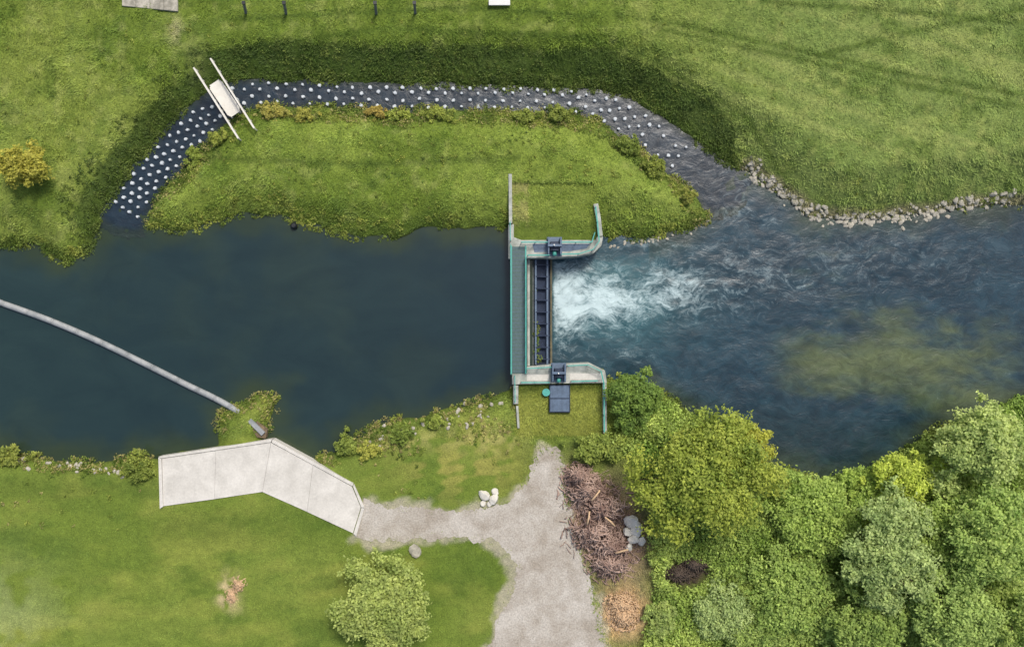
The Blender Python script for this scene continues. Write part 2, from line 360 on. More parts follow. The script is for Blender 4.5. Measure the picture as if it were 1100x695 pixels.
tag(obj('path',bm,M['gravel']),kind='structure')
# ------------------------------------------------------------ foliage helpers
def unit(v): return v/np.maximum(np.linalg.norm(v,axis=1,keepdims=True),1e-9)
def leaf_quads(P,Nn,size,col):
    n=len(P); r=rng.normal(size=(n,3)); t=unit(np.cross(Nn,r)); b=np.cross(Nn,t); s=np.asarray(size)[:,None]
    V=np.stack([P+t*s,P+b*s*.55,P-t*s,P-b*s*.55],1).reshape(-1,3)
    return V,np.arange(4*n).reshape(-1,4),np.repeat(col,4,0)
def clumps(cx,cy,cz,r,col,per,leaf,flat=.8):
    k=len(cx); c=np.repeat(np.stack([cx,cy,cz],-1),per,0); rr=np.repeat(r,per)
    d=rng.normal(size=(k*per,3)); d[:,2]=np.abs(d[:,2]); d=unit(d)
    P=c+d*np.array([1,1,flat])*(rr*(.35+.7*rng.random(k*per)))[:,None]
    Nn=unit(d+rng.normal(size=d.shape)*.6+np.array([0,0,.6]))
    cl=np.repeat(col,per,0)*(.6+.8*rng.random(k*per))[:,None]
    return leaf_quads(P,Nn,leaf*(.6+.8*rng.random(k*per)),cl)
def crown(lobes,n,leaf,col,col2,k2=40):
    L=np.array(lobes); w=L[:,3]**2; w/=w.sum(); m=len(L)
    li=rng.choice(m,n,p=w)
    sd_=rng.normal(size=(m,k2,3)); sd_[:,:,2]=np.where(sd_[:,:,2]<-.2,-sd_[:,:,2],sd_[:,:,2]); sd_/=np.linalg.norm(sd_,axis=2,keepdims=True)
    si=rng.integers(0,k2,n); d=sd_[li,si]
    subcol=rng.random((m,k2))[li,si]; lobcol=rng.random(m)[li]
    P=L[li,:3]+d*(L[li,3]*(.45+.8*subcol))[:,None]+rng.normal(size=(n,3))*(L[li,3]*.19)[:,None]
    Nn=unit(d*.7+rng.normal(size=(n,3))*.5+np.array([0,0,.9]))
    t=np.clip(.5*lobcol+.5*subcol,0,1)[:,None]
    cl=(np.asarray(col)*(1-t)+np.asarray(col2)*t)*(.7+.6*rng.random(n))[:,None]
    return leaf_quads(P,Nn,leaf*(.55+.75*rng.random(n)),cl*1.5)
def make_tree(name,pxx,pyy,rpx,h,c1,c2,label,n=9000,leaf=.2,lob=16,group=None,cat='tree',ell=(1,1)):
    R=rpx/10*(HC-h*.6)/HC; hx,hy=W(pxx,pyy,h*.6); gz=max(TZ(hx,hy),-.2)
    root=empty(name,(hx,hy,gz-.05),label,cat,group)
    lobes=[]; ch=min(h*.5,R*.9); zc=h-ch*1.0
    ph=[random.random()*6.28 for _ in range(3)]
    def outl(a): return 1+.2*math.sin(2*a+ph[0])+.14*math.sin(3*a+ph[1])+.1*math.sin(5*a+ph[2])
    for i in range(lob):
        a=2.39996*i+random.uniform(-.35,.35); rad=min(1.1,math.sqrt((i+.5)/lob)*.88*random.uniform(.82,1.14))*outl(a)
        rr=R*random.uniform(.13,.31)*(1.15-min(rad,1)*.4)
        lx=math.cos(a)*rad*R*ell[0]; ly=math.sin(a)*rad*R*ell[1]
        lz=zc+ch*math.sqrt(max(0,1-min(1,rad*rad)))*random.uniform(.55,1.0)-rr*.5
        lobes.append((lx,ly,lz,rr))
    for i in range(lob//4):
        a=random.random()*6.28; lobes.append((math.cos(a)*R*.4*ell[0],math.sin(a)*R*.4*ell[1],zc-ch*.15,R*.32))
    V,F,cl=crown(lobes,n,leaf,lin(c1),lin(c2))
    mesh_np('crown',V,F,M['leaf'],cl,parent=root)
    bm=bmesh.new(); tr=max(.08,R*.05)
    tube(bm,[(0,0,-.3),(tr*.4,0,h*.25),(0,tr*.5,h*.5),(0,0,h*.72)],tr,8,[tr*1.4,tr,tr*.75,tr*.35])
    for l in lobes[::2]:
        s=h*random.uniform(.3,.5); tube(bm,[(0,0,s),(l[0]*.5,l[1]*.5,(s+l[2])*.52),(l[0],l[1],l[2])],tr*.4,5,[tr*.5,tr*.3,tr*.12])
    me=bpy.data.meshes.new('trunk'); bm.to_mesh(me); bm.free(); me.materials.append(M['bark']); o=bpy.data.objects.new('trunk',me); C.objects.link(o); o.parent=root
    return root
TL=[('broadleaf_tree',756,510,72,9,(98,120,50),(150,157,68),'large spreading green tree with yellowing crown right beside the brush pile',32000,48,(1.05,.95)),
('broadleaf_tree',796,478,34,7,(122,132,52),(162,162,68),'yellowish small tree at the upper right of the big tree by the brush pile',8000,18,(1,1)),
('broadleaf_tree',872,552,50,3.2,(114,138,62),(150,168,88),'mid green bushy tree at the river edge right of the large spreading tree',15000,46,(1.2,1)),
('broadleaf_tree',850,635,52,3.2,(110,134,64),(148,166,90),'low bushy green tree left of the grey-green willow',15000,46,(1,1)),
('broadleaf_tree',972,512,34,5.5,(138,154,62),(172,184,82),'bright yellow-green tree at the river edge',10000,26,(1.4,.9)),
('willow_tree',950,590,56,8,(120,140,84),(156,170,110),'grey-green willow tree in the middle of the riverside wood',20000,42,(1,1.15)),
('broadleaf_tree',1052,478,50,9,(124,144,80),(166,178,110),'pale green tree at the upper right of the riverside wood',19000,42,(1.05,1)),
('broadleaf_tree',1062,568,58,9,(112,138,70),(156,172,96),'tall light green tree on the right edge of the wood',21000,44,(1,1)),
('broadleaf_tree',1012,650,54,7.5,(114,136,72),(150,168,96),'green tree in the lower right corner of the wood',16000,38,(1,1)),
('broadleaf_tree',925,668,48,5.5,(104,126,62),(140,158,84),'darker green tree at the bottom edge below the grey-green willow',13000,32,(1,1)),
('broadleaf_tree',1090,655,48,8,(116,136,68),(156,172,94),'tree cut by the lower right corner of the picture',11000,26,(1,1)),
('broadleaf_tree',1000,562,36,5,(118,140,68),(152,170,90),'small green tree filling the gap between willow and right-edge trees',8000,22,(1,1.1)),
('broadleaf_tree',925,525,30,3.5,(112,136,62),(150,168,80),'small bushy tree between the bright yellow-green tree and the river edge',6000,20,(1.2,.9)),
('shrub',681,430,36,4.0,(76,100,46),(112,134,62),'round dark green shrub at the water beside the south abutment wall',10000,26,(.95,.9)),
('willow_tree',412,648,52,4.2,(122,138,70),(154,164,96),'feathery pale green willow on the lawn left of the gravel path',20000,54,(1.15,.95)),
('ochre_tree',38,182,27,3.2,(130,132,54),(162,156,70),'lone ochre yellow-green tree on the left meadow',5200,30,(1,.95)),
('shrub',775,656,38,2.2,(122,142,84),(156,170,112),'pale green low shrub below the large spreading tree',8000,30,(1.1,.8)),
('shrub',708,662,22,1.4,(116,136,72),(150,162,94),'small shrub right of the straw coloured heap near the path',4000,18,(1,1)),
('shrub',812,684,34,2.2,(108,132,64),(148,164,90),'broad shrub at the bottom edge between path and wood',6500,24,(1.2,.8)),
('shrub',640,480,24,1.8,(102,120,54),(136,146,70),'low shrub between the sluice lawn and the large spreading tree',4500,18,(1.3,.8)),
('shrub',150,502,18,1.4,(92,110,48),(134,142,66),'bush at the left end of the concrete ramp',2600,14,(1,1.1)),
('shrub',12,490,17,1.4,(102,116,50),(140,146,70),'bush on the south bank at the left edge',2200,12,(1.3,.8)),
('shrub',372,478,14,1.2,(90,106,48),(130,142,66),'bush on the south bank right of the concrete ramp',1800,12,(1.1,.9)),
('shrub',397,482,13,1.0,(124,130,56),(160,160,76),'yellow-green bush second along the south bank from the concrete ramp',1500,10,(1.3,.8)),
('shrub',432,466,15,1.3,(86,104,46),(124,138,62),'dark bush on the south bank halfway to the sluice',1800,12,(1.1,.8)),
('shrub',470,452,12,1.1,(104,120,52),(142,152,70),'bush on the south bank above the yellow grass',1500,10,(1.2,.8)),
('shrub',292,121,14,1.1,(116,120,56),(158,150,78),'straw yellow bush on the island beside the footbridge',1800,12,(1.3,.8)),
('shrub',325,124,13,1.0,(122,126,56),(158,154,76),'yellow bush second from the footbridge on the island edge',1500,10,(1.5,.7)),
('shrub',404,121,11,1.0,(130,118,58),(158,142,74),'orange brown bush on the island edge of the channel',1400,10,(1.2,.8)),
('shrub',427,123,12,1.0,(106,122,52),(144,152,68),'green bush right of the orange brown bush on the island',1300,10,(1.4,.7)),
('shrub',470,124,14,1.0,(102,116,50),(140,148,68),'bush on the middle of the island edge by the channel',1500,10,(1.6,.7)),
('shrub',566,125,12,1.0,(98,114,50),(134,142,66),'bush on the island edge above the sluice wall',1300,10,(1.5,.7)),
('shrub',601,122,12,1.2,(92,110,48),(132,140,66),'bush at the bend of the channel on the island',1400,10,(1,1.1)),
('shrub',676,156,14,1.3,(86,104,44),(124,136,62),'bush at the island bend where the channel turns down',1700,12,(1.2,.9)),
('shrub',704,178,13,1.2,(92,106,46),(130,138,62),'bush on the east slope of the island',1500,12,(1.2,.9)),
('shrub',740,211,11,1.0,(102,110,50),(136,138,66),'bush at the east tip of the island',1300,10,(1,1)),
('shrub',207,170,12,1.0,(92,110,46),(132,144,64),'bush at the island west end below the footbridge',1400,10,(.9,1.3)),
('shrub',240,149,12,1.0,(108,120,52),(146,152,70),'bush between the footbridge end and the island meadow',1400,10,(1.3,.9))]
for nm,a,b,r,h,c1,c2,lb,n,lob,ell in TL:
    make_tree(nm,a,b,r,h,c1,c2,lb,n=n,leaf=.175 if r>45 else (.15 if r>20 else .12),lob=lob,ell=ell,cat='tree' if 'tree' in nm else 'shrub')
def scatter(n,x0,x1,y0,y1):
    a=rng.uniform(x0,x1,n); b=rng.uniform(y0,y1,n); zz,D=terrain(a,b); return a,b,zz,D
a,b,zz,DD=scatter(19000,11,60,-40,-8)
UG=WP([(715,430),(760,470),(830,505),(920,512),(980,490),(1050,450),(1100,430),(1180,425),(1180,760),(675,760),(705,640),(700,600),(700,560),(690,500),(655,470),(660,440)],1)
pa=a*10+550; pb=347.5-b*10
k=(sd(UG,a,b)<.3*rng.normal(size=len(a)))&(zz>DL+.05)&(blob(pa,pb,735,612,28,17)<.4)
a,b,zz=a[k],b[k],zz[k]; n=len(a)
t=fbm(a,b,4,3,88)[:,None]; t=np.clip((t-.3)/.4,0,1)
col=(lin((108,134,58))*(1-t)+lin((160,176,94))*t)*(.85+.4*rng.random((n,1)))
V,F,cl=clumps(a,b,zz+1.2*rng.random(n)*t[:,0],.35+.8*rng.random(n)**2,col*1.3,24,.14,1.1)
tag(mesh_np('undergrowth',V,F,M['leaf'],cl),'dense low green undergrowth filling the ground between the riverside trees','undergrowth',kind='stuff')
# bank herbs (one mass)
a,b,zz,DD=scatter(110000,-60,60,-22,32)
sh=np.minimum(np.minimum(DD['du'],DD['dd']),DD['dc']); pa=a*10+550; pb=347.5-b*10
nn=fbm(a,b,2.5,3,51)
nb=(DD['dc']<3.8)&(DD['di']>.3)&(pa<800)
ni=(DD['dc']<1.7)&(DD['di']<.5)
sb=(b<-5)&(pa<560)
prob=np.where(sh<1.1,.8,np.where(nb,.3,np.where(DD['di']<-.5,.06,.02)))*sst(.3,.62,nn+.05)
prob=np.where(ni,.75*sst(.25,.5,nn),prob)
prob=np.where((DD['di']<0)&(DD['du']<1.6),.6*sst(.3,.55,nn),prob)
prob=np.where(sb&(pa>350)&(sh<4.0),np.maximum(prob,.4*sst(.32,.6,nn)),prob)
stony=(pa>800)&(b>0); prob=np.where(stony,prob*.15,prob)
k=(sh>-.55*sst(.4,.6,nn))&(rng.random(len(a))<prob)&(DD['pn']>0)&(DD['ps']>0)&(DD['pd']>1.0)&~((pa>165)&(pa<400)&(pb>465)&(pb<580)&((pa<340)|(pb>500)))&~((pa>596)&(pa<655)&(pb>240)&(pb<410))&~((pa>195)&(pa<285)&(pb>60)&(pb<152)&(rng.random(len(a))<.6))
lev=np.where(DD['dc']<1,Lch(a),np.where(DD['du']<1,0,DL)); zz=np.maximum(zz,lev)
a,b,zz=a[k],b[k],zz[k]; sh=sh[k]; nb=nb[k]; sb=sb[k]; ni=ni[k]; n=len(a)
t=np.clip((fbm(a,b,1.5,3,52)-.3)/.4,0,1)[:,None]
col=np.where(nb[:,None],lin((72,90,40))*(1-t)+lin((104,118,56))*t,lin((84,104,42))*(1-t)+lin((140,148,70))*t)  # herbs on the shaded north slope get a darker painted green too
col=np.where(((sb&(rng.random(n)<.4))|(ni&(rng.random(n)<.25)))[:,None],lin((152,146,94))[None,:],col)*(.85+.45*rng.random((n,1)))
V,F,cl=clumps(a,b,zz-.05,.16+.34*rng.random(n)**1.5+.12*ni,col*1.2,16,.1,1.0)
tag(mesh_np('bank_herbs',V,F,M['leaf'],cl),'ragged green herbs and nettles growing along the river and channel banks','herbs',kind='stuff')
# meadow grass blades (one mass)
a,b,zz,DD=scatter(220000,-58,58,-37.5,37.5)
sh=np.minimum(np.minimum(DD['du'],DD['dd']),DD['dc']); pa=a*10+550; pb=347.5-b*10
SL=WP([(168,488),(292,469),(384,518),(395,545),(382,578),(284,531),(171,548)],1.1)
lawn=(b<-12)&(pa<560)
k=(sh>.2)&(DD['pd']>-.4)&(sd(SL,a,b)>.1)&~((pa>700)&(b<-10))&(~lawn|(rng.random(len(a))<.6))&(rng.random(len(a))<np.where(DD['pd']<.3,.35,1))
k&=~(((np.abs(DD['pn'])<.5)|(np.abs(DD['ps'])<.5))&((pb>245)&(pb<415)))
a,b,zz=a[k],b[k],zz[k]; Dk={q:v[k] for q,v in DD.items()}; lawn=lawn[k]
gc=groundcol(a,b,zz,Dk); n=len(a); q=3
near_path=(Dk['pd']<.3)[:,None]; gc=np.where(near_path,lin((112,126,58))[None,:],gc)
tall=sst(.4,.7,fbm(a,b,1.6,3,72))
P=np.repeat(np.stack([a,b,np.where(Dk['pd']<.1,1.02,zz)],-1),q,0); gc=np.repeat(gc,q,0); lw=np.repeat(lawn,q); tl=np.repeat(tall,q)
ang=(np.repeat(fbm(a,b,3,2,71),q)*9+rng.normal(size=n*q)*1.0)
ln=np.where(lw,.11,.2+.16*tl)*(.5+rng.random(n*q)); hh=np.where(lw,.05,.1+.12*tl)*(.5+rng.random(n*q)); w=np.where(lw,.03,.04)*(.6+.8*rng.random(n*q))
P[:,:2]+=rng.normal(size=(n*q,2))*.12
dx,dy=np.cos(ang),np.sin(ang)
V=np.stack([P+np.stack([-dy*w,dx*w,-.02+0*w],-1),P+np.stack([dy*w,-dx*w,-.02+0*w],-1),P+np.stack([dx*ln,dy*ln,hh],-1)],1).reshape(-1,3)
cl=np.repeat(gc*((.9+.8*rng.random(n*q))*(1+.22*tl))[:,None]*np.array([1.06,1.08,1.02]),3,0)
tag(mesh_np('grass',V,np.arange(len(V)).reshape(-1,3),M['grass'],cl),'meadow and lawn grass covering both banks and the island','grass',kind='stuff')
# ------------------------------------------------------------ stones
def rockmesh(seed,name,sq=.6,mk='stone'):
    bm=bmesh.new(); bmesh.ops.create_icosphere(bm,subdivisions=2,radius=.5); r=random.Random(seed)
    cuts=[(Vector((r.gauss(0,1),r.gauss(0,1),r.gauss(0,1))).normalized(),r.uniform(.28,.42)) for _ in range(9)]
    for v in bm.verts:
        for nrm,dd in cuts:
            s=v.co.dot(nrm)
            if s>dd: v.co-=nrm*(s-dd)
        v.co.z*=sq; v.co.x*=1.15
    me=bpy.data.meshes.new(name); bm.to_mesh(me); bm.free(); me.materials.append(M[mk]); return me
RM=[rockmesh(i,'stone') for i in range(8)]; RW=[rockmesh(i+30,'boulder',.7,'stone2') for i in range(6)]
def put(name,me,xx,yy,zc,s,label,cat,group=None):
    o=bpy.data.objects.new(name,me); C.objects.link(o); o.location=(xx,yy,zc); o.rotation_euler=(random.uniform(-.2,.2),random.uniform(-.2,.2),random.random()*6.28)
    o.scale=(s,s*random.uniform(.75,1.1),s*random.uniform(.7,1.1)); return tag(o,label,cat,group)
def along(pl,n,jit):
    seg=[(Vector(p),Vector(q)) for p,q in zip(pl[:-1],pl[1:])]; L=[(q-p).length for p,q in seg]; T=sum(L)
    for _ in range(n):
        u=random.random()*T
        for (p,q),l in zip(seg,L):
            if u<=l: break
            u-=l
        c=p.lerp(q,min(1,u/l)); d=(q-p).normalized(); j=random.gauss(0,jit); yield c.x-d.y*j,c.y+d.x*j
for xx,yy in along(WP([(800,176),(830,199),(856,219),(880,233),(930,236),(985,229),(1040,219),(1090,214)],-.8),280,.42):
    put('bank_stone',random.choice(RM),xx,yy,max(TZ(xx,yy)+.02,DL),random.choice((.3,.4,.5,.6,.8)),'pale angular stone in the riprap along the right-hand meadow bank','stone','riprap stones on the meadow bank')
for xx,yy in along(WP([(15,497),(60,499),(95,503),(140,508)],.8),24,.3):
    put('shore_stone',random.choice(RM),xx,yy,TZ(xx,yy)+.05,random.uniform(.3,.7),'pale stone in the row on the south bank left of the concrete ramp','stone','stones on the south bank left of the ramp')
for xx,yy in along(WP([(385,480),(420,466),(460,456),(500,446),(540,440)],.3),40,.6):
    put('shore_stone',random.choice(RM),xx,yy,max(TZ(xx,yy)+.1,0),random.uniform(.25,.6),'pale stone on the south bank between ramp and sluice','stone','stones on the south bank beside the sluice')
for xx,yy in along(WP([(655,263),(700,259),(750,247),(765,228)],-1.),30,.2):
    put('shore_stone',random.choice(RM),xx,yy,max(TZ(xx,yy)+.03,DL),random.uniform(.25,.5),'grey stone at the foot of the island east tip','stone','stones around the island east tip')
for pxx,pyy,s,lb in ((520,531,1.3,'pale boulder on grass, left one of the pair by the gravel path'),(531,536,1.2,'pale boulder on grass, right one of the pair by the gravel path')):
    q=W(pxx,pyy,1); put('boulder',RW[0],q[0],q[1],1.2,s,lb,'boulder')
for pxx,pyy,s in ((519,540,.7),(532,528,.8),(526,541,.6)):
    q=W(pxx,pyy,1); put('small_stone',RW[1],q[0],q[1],1.1,s,'small stone beside the pair of pale boulders','stone','small stones by the pair of boulders')
q=W(446,591,1); put('boulder',RM[5],q[0],q[1],1.2,1.7,'lone pale boulder on the lawn just below the gravel path','boulder')
for i,(pxx,pyy,s) in enumerate(((678,560,1.5),(684,569,1.6),(674,572,1.2),(681,579,1.3),(690,582,1.0),(676,588,.9))):
    q=W(pxx,pyy,2); put('boulder',RW[i],q[0],q[1],1.7,s,'whitish boulder at the right edge of the brush pile','boulder','whitish boulders beside the brush pile')
# baffle blocks in the fish channel
def blockmesh(seed):
    r=random.Random(seed); bm=bmesh.new(); n=6; tp=[];bt=[]
    for i in range(n):
        a=2*math.pi*i/n+r.uniform(-.2,.2); R=r.uniform(.2,.27)
        tp.append(bm.verts.new((math.cos(a)*R,math.sin(a)*R,.28+r.uniform(-.03,.03)))); bt.append(bm.verts.new((math.cos(a)*R*1.25,math.sin(a)*R*1.25,-1.0)))
    bm.faces.new(tp); bm.faces.new(bt[::-1])
    for i in range(n): bm.faces.new((tp[i],bt[i],bt[(i+1)%n],tp[(i+1)%n]))
    bmesh.ops.bevel(bm,geom=[e for e in bm.edges if e.verts[0] in tp and e.verts[1] in tp],offset=.05,segments=2,affect='EDGES')
    bmesh.ops.recalc_face_normals(bm,faces=bm.faces)
    me=bpy.data.meshes.new('channel_block'); bm.to_mesh(me); bm.free(); me.materials.append(M['block']); return me
BM=[blockmesh(i) for i in range(6)]
cl_=[Vector(W(*p,-.4)) for p in [(138,226),(160,192),(205,146),(238,112),(262,102),(300,101),(400,105),(500,105),(600,106),(646,113),(690,136),(742,176)]]
s=0;row=0;cnt=0
tot=sum((q-p).length for p,q in zip(cl_[:-1],cl_[1:]))
while s<tot and cnt<290:
    u=s
    for p,q in zip(cl_[:-1],cl_[1:]):
        l=(q-p).length
        if u<=l: break
        u-=l
    c=p.lerp(q,u/l); d=(q-p).normalized()
    offs=(-.95,.5) if row%2==0 else (-.3,1.0)
    if c.x<W(225,0)[0]: offs=(-1.4,-.45,.45,1.4) if row%2==0 else (-.95,0,.95)
    if c.x>W(655,0)[0]: offs=(-1.3,0,1.3) if row%2==0 else (-.65,.65)
    for of in offs:
        if c.x>W(700,0)[0] and random.random()<.3: continue
        ux=c.x-d.y*of+random.gauss(0,.05); uy=c.y+d.x*of+random.gauss(0,.05)
        o=bpy.data.objects.new('channel_block',random.choice(BM)); C.objects.link(o); cnt+=1
        o.location=(ux,uy,float(Lch(ux))); o.rotation_euler=(0,0,random.random()*6.28); k_=random.uniform(.6,.9); o.scale=(k_,k_,1)
        tag(o,'small pale block standing in the rows across the narrow fish channel','block','baffle blocks in the fish channel')
    s+=.9; row+=1
print('blocks',cnt)
# ------------------------------------------------------------ footbridge over the channel
def P3(pxx,pyy,zc): a,b=W(pxx,pyy,zc); return Vector((a,b,zc))
br=empty('footbridge',P3(241,105,.9),'small pale footbridge with two long handrails crossing the fish channel','footbridge')
A=P3(230,89,1.75);B=P3(253,123,1.45); d=(B-A).normalized(); sv=Vector((d.y,-d.x,0)).normalized()
bm=bmesh.new(); n=24
for i in range(n):
    c0=A.lerp(B,(i+.005)/n); c1=A.lerp(B,(i+.995)/n); bar(bm,c0,c1,1.5*(.75 if i in (0,n-1) else (.9 if i in (1,n-2) else 1)),.06)
obj('deck',bm,M['wood'],br)
for e in (-.5,.5):
    bm=bmesh.new(); bar(bm,A-Vector((0,0,.22))+sv*e-d*.1,B-Vector((0,0,.22))+sv*e+d*.1,.18,.32); obj('beam',bm,M['post'],br)
for (p0,p1) in (((208,73),(256,149)),((226,63),(273,138))):
    a_=P3(p0[0],p0[1],2.7);b_=P3(p1[0],p1[1],2.35)
    bm=bmesh.new(); bar(bm,a_,b_,.16,.1); h_=obj('handrail',bm,M['wood'],br)
    bm=bmesh.new(); bar(bm,a_-Vector((0,0,.6)),b_-Vector((0,0,.6)),.05,.1); obj('middle_rail',bm,M['wood'],br)
    for i in range(8):
        c=a_.lerp(b_,i/7); bm=bmesh.new(); bar(bm,c-Vector((0,0,1.25)),c-Vector((0,0,.055)),.09,.09); obj('post',bm,M['wood'],br)
# ------------------------------------------------------------ sluice
def railing(label,pts,base,ht=1.1,sp=1.5,w=.08):
    pts=[P3(a,b,base+ht) for a,b in pts]
    root=empty('railing',pts[0]-Vector((0,0,ht)),label,'railing')
    bm=bmesh.new(); bm2=bmesh.new(); 
    for i,(p,q) in enumerate(zip(pts[:-1],pts[1:])):
        dd=(q-p).normalized()*w*.5
        bar(bm,p-(dd if i else dd*0)+Vector((0,0,.002*i)),q+dd,w,w)
        for hh_ in (.4,.75): bar(bm2,p-Vector((0,0,hh_)),q-Vector((0,0,hh_)),w*.6,w*.6)
    obj('top_rail',bm,M['teal'],root); obj('middle_rail',bm2,M['teal'],root)
    first=True
    for p,q in zip(pts[:-1],pts[1:]):
        n=max(1,round((q-p).length/sp))
        for i in range(0 if first else 1,n+1):
            c=p.lerp(q,i/n); bm=bmesh.new(); bar(bm,c-Vector((0,0,ht)),c-Vector((0,0,w*.51)),w*.8,w*.8); obj('post',bm,M['teal'],root)
        first=False
    return root
def wall(name,pts,thick,z0,z1,label,m='conc2',cat='wall'):
    pts=[P3(a,b,z1) for a,b in pts]; bm=bmesh.new()
    L=[];R=[]
    for i,p in enumerate(pts):
        a=pts[max(0,i-1)];b=pts[min(len(pts)-1,i+1)]; d=(b-a).normalized(); s=Vector((d.y,-d.x,0))*thick/2
        L.append((p.x+s.x,p.y+s.y)); R.append((p.x-s.x,p.y-s.y))
    prism(bm,L+R[::-1],z0,z1); return tag(obj(name,bm,M[m],bevel=.03),label,cat)
wall('retaining_wall',[(548,187),(548.5,240)],.36,-2.5,1.75,'thin pale concrete wall running up the island from the sluice')
wall('retaining_wall',[(640,219),(643,235),(645,254)],.5,-2.8,1.6,'short thick concrete wall on the right side of the north abutment')
wall('retaining_wall',[(554,414),(554,434)],.55,-2.5,1.4,'short concrete wall at the left side of the south abutment')
wall('retaining_wall',[(555.5,436),(557,460)],.25,-2.5,1.3,'thin low wall continuing down from the south abutment')
wall('retaining_wall',[(649.5,411),(650,466)],.4,-2.8,1.45,'straight concrete wall on the right side of the south abutment')
ab=empty('abutment',P3(595,265,0),'concrete north abutment of the sluice at the island','abutment')
bm=bmesh.new(); prism(bm,WP([(546,241),(552,241),(552,255),(560,258),(640,258),(641,254.5),(648,254.5),(646,264),(638,272),(622,275),(594,277),(546,278)],1.45),-2.8,1.45); obj('body',bm,M['conc2'],ab,.04)
bm=bmesh.new(); prism(bm,WP([(572,262),(634,262),(630,267),(612,270),(574,271)],1.5),1.452,1.47); obj('walkway_grate',bm,M['steel'],ab)
ab=empty('abutment',P3(600,400,0),'concrete south abutment of the sluice with the hoist on it','abutment')
bm=bmesh.new(); prism(bm,WP([(550,401),(566,401),(566,394),(592,392),(634,390),(650,398),(652,411),(558,413),(550,413)],1.45),-2.8,1.45); obj('body',bm,M['conc2'],ab,.04)
bm=bmesh.new(); pbox(bm,566,590,402,409,1.453,1.47); pbox(bm,612,646,401,408,1.453,1.47); obj('walkway_grate',bm,M['conc'],ab)
wk=empty('service_walkway',P3(557,333,1.3),'long narrow grey-decked walkway with teal edges crossing the river at the sluice','walkway')
bm=bmesh.new(); pbox(bm,550,564,265,401,1.46,1.52); obj('deck',bm,M['grate'],wk)
for xx in (549.2,564.8):
    bm=bmesh.new(); pbox(bm,xx-.8,xx+.8,264,401.5,1.2,1.6); obj('edge_beam',bm,M['teal'],wk)
for i in range(5):
    yy=278+i*27.5; bm=bmesh.new(); bar(bm,P3(549.9,yy,1.38),P3(564,yy,1.38),.12,.14); obj('cross_beam',bm,M['dark'],wk)
bm=bmesh.new()
for i in range(34): yy=267+i*4; bar(bm,P3(550.2,yy,1.53),P3(563.7,yy,1.53),.03,.02)
obj('grating_bars',bm,M['steel'],wk)
railing('teal railing along the upstream side of the service walkway',[(548.6,262),(549,402)],1.5)
railing('teal railing along the gate side of the service walkway',[(564.8,276),(565,398)],1.5)
railing('teal railing along the top of the thin island wall',[(548,238),(548.4,258)],1.4,1.0)
railing('teal railing on the island side of the north abutment',[(560,260),(590,260)],1.45)
railing('teal railing at the outer corner of the north abutment',[(602,273),(622,272.5),(637,268),(644,259),(642,238),(640,222)],1.45)
railing('teal railing on the grass side of the north abutment',[(602,260),(636,260),(639,250)],1.45)
railing('teal railing on the gate side of the north abutment',[(567,274),(590,274)],1.45)
railing('teal railing on the river side of the south abutment',[(566,396),(592,394.5)],1.45)
railing('teal railing running right and down the south abutment wall',[(610,393),(632,392),(646,399),(649,412),(649.5,464)],1.4)
railing('teal railing on the grass side of the south abutment',[(560,411),(590,411)],1.45)
railing('teal railing at the left corner of the south abutment',[(553,404),(553.5,432)],1.4)
railing('short teal railing on the grass side right of the hatch',[(614,410),(642,409)],1.45)
gt=empty('sluice_gate',P3(581,335,-1),'dark blue steel sluice gate with ribbed cells between walkway and white water','sluice gate')
bm=bmesh.new(); pbox(bm,566.4,569.2,278.5,393,-3,.35); obj('upstream_sill',bm,M['conc2'],gt,.03)
bm=bmesh.new(); pbox(bm,569.4,573.6,278.5,393,-3,-.1); obj('recess_floor',bm,M['wet'],gt,.02)
bm=bmesh.new(); a0=W(574,278.5,-.3);a1=W(590.5,278.5,-.9);a2=W(574,392,-.3)
v=[bm.verts.new(c) for c in ((a0[0],a0[1],-.2),(a1[0],a0[1],-1.0),(a1[0],a2[1],-1.0),(a0[0],a2[1],-.2),(a0[0],a0[1],-.35),(a1[0],a0[1],-1.15),(a1[0],a2[1],-1.15),(a0[0],a2[1],-.35))]
for f in ((3,2,1,0),(4,5,6,7),(0,1,5,4),(1,2,6,5),(2,3,7,6),(3,0,4,7)): bm.faces.new([v[i] for i in f])
obj('flap',bm,M['dark'],gt)
for i in range(9):
    yy=a0[1]+(a2[1]-a0[1])*(i+.5)/9; bm=bmesh.new(); bar(bm,(a0[0]+.05,yy,.12),(a1[0]-.1,yy,-.55),.12,.5); obj('rib',bm,M['dark'],gt)
for xx,zc in ((575.5,.22),(588,-.3)):
    bm=bmesh.new(); bar(bm,P3(xx,279,zc),P3(xx,391.5,zc),.18,.16); obj('cross_tube',bm,M['steel'],gt)
bm=bmesh.new(); pbox(bm,591,593.2,276,392.5,-3,-.75); obj('downstream_sill',bm,M['rust'],gt,.03)
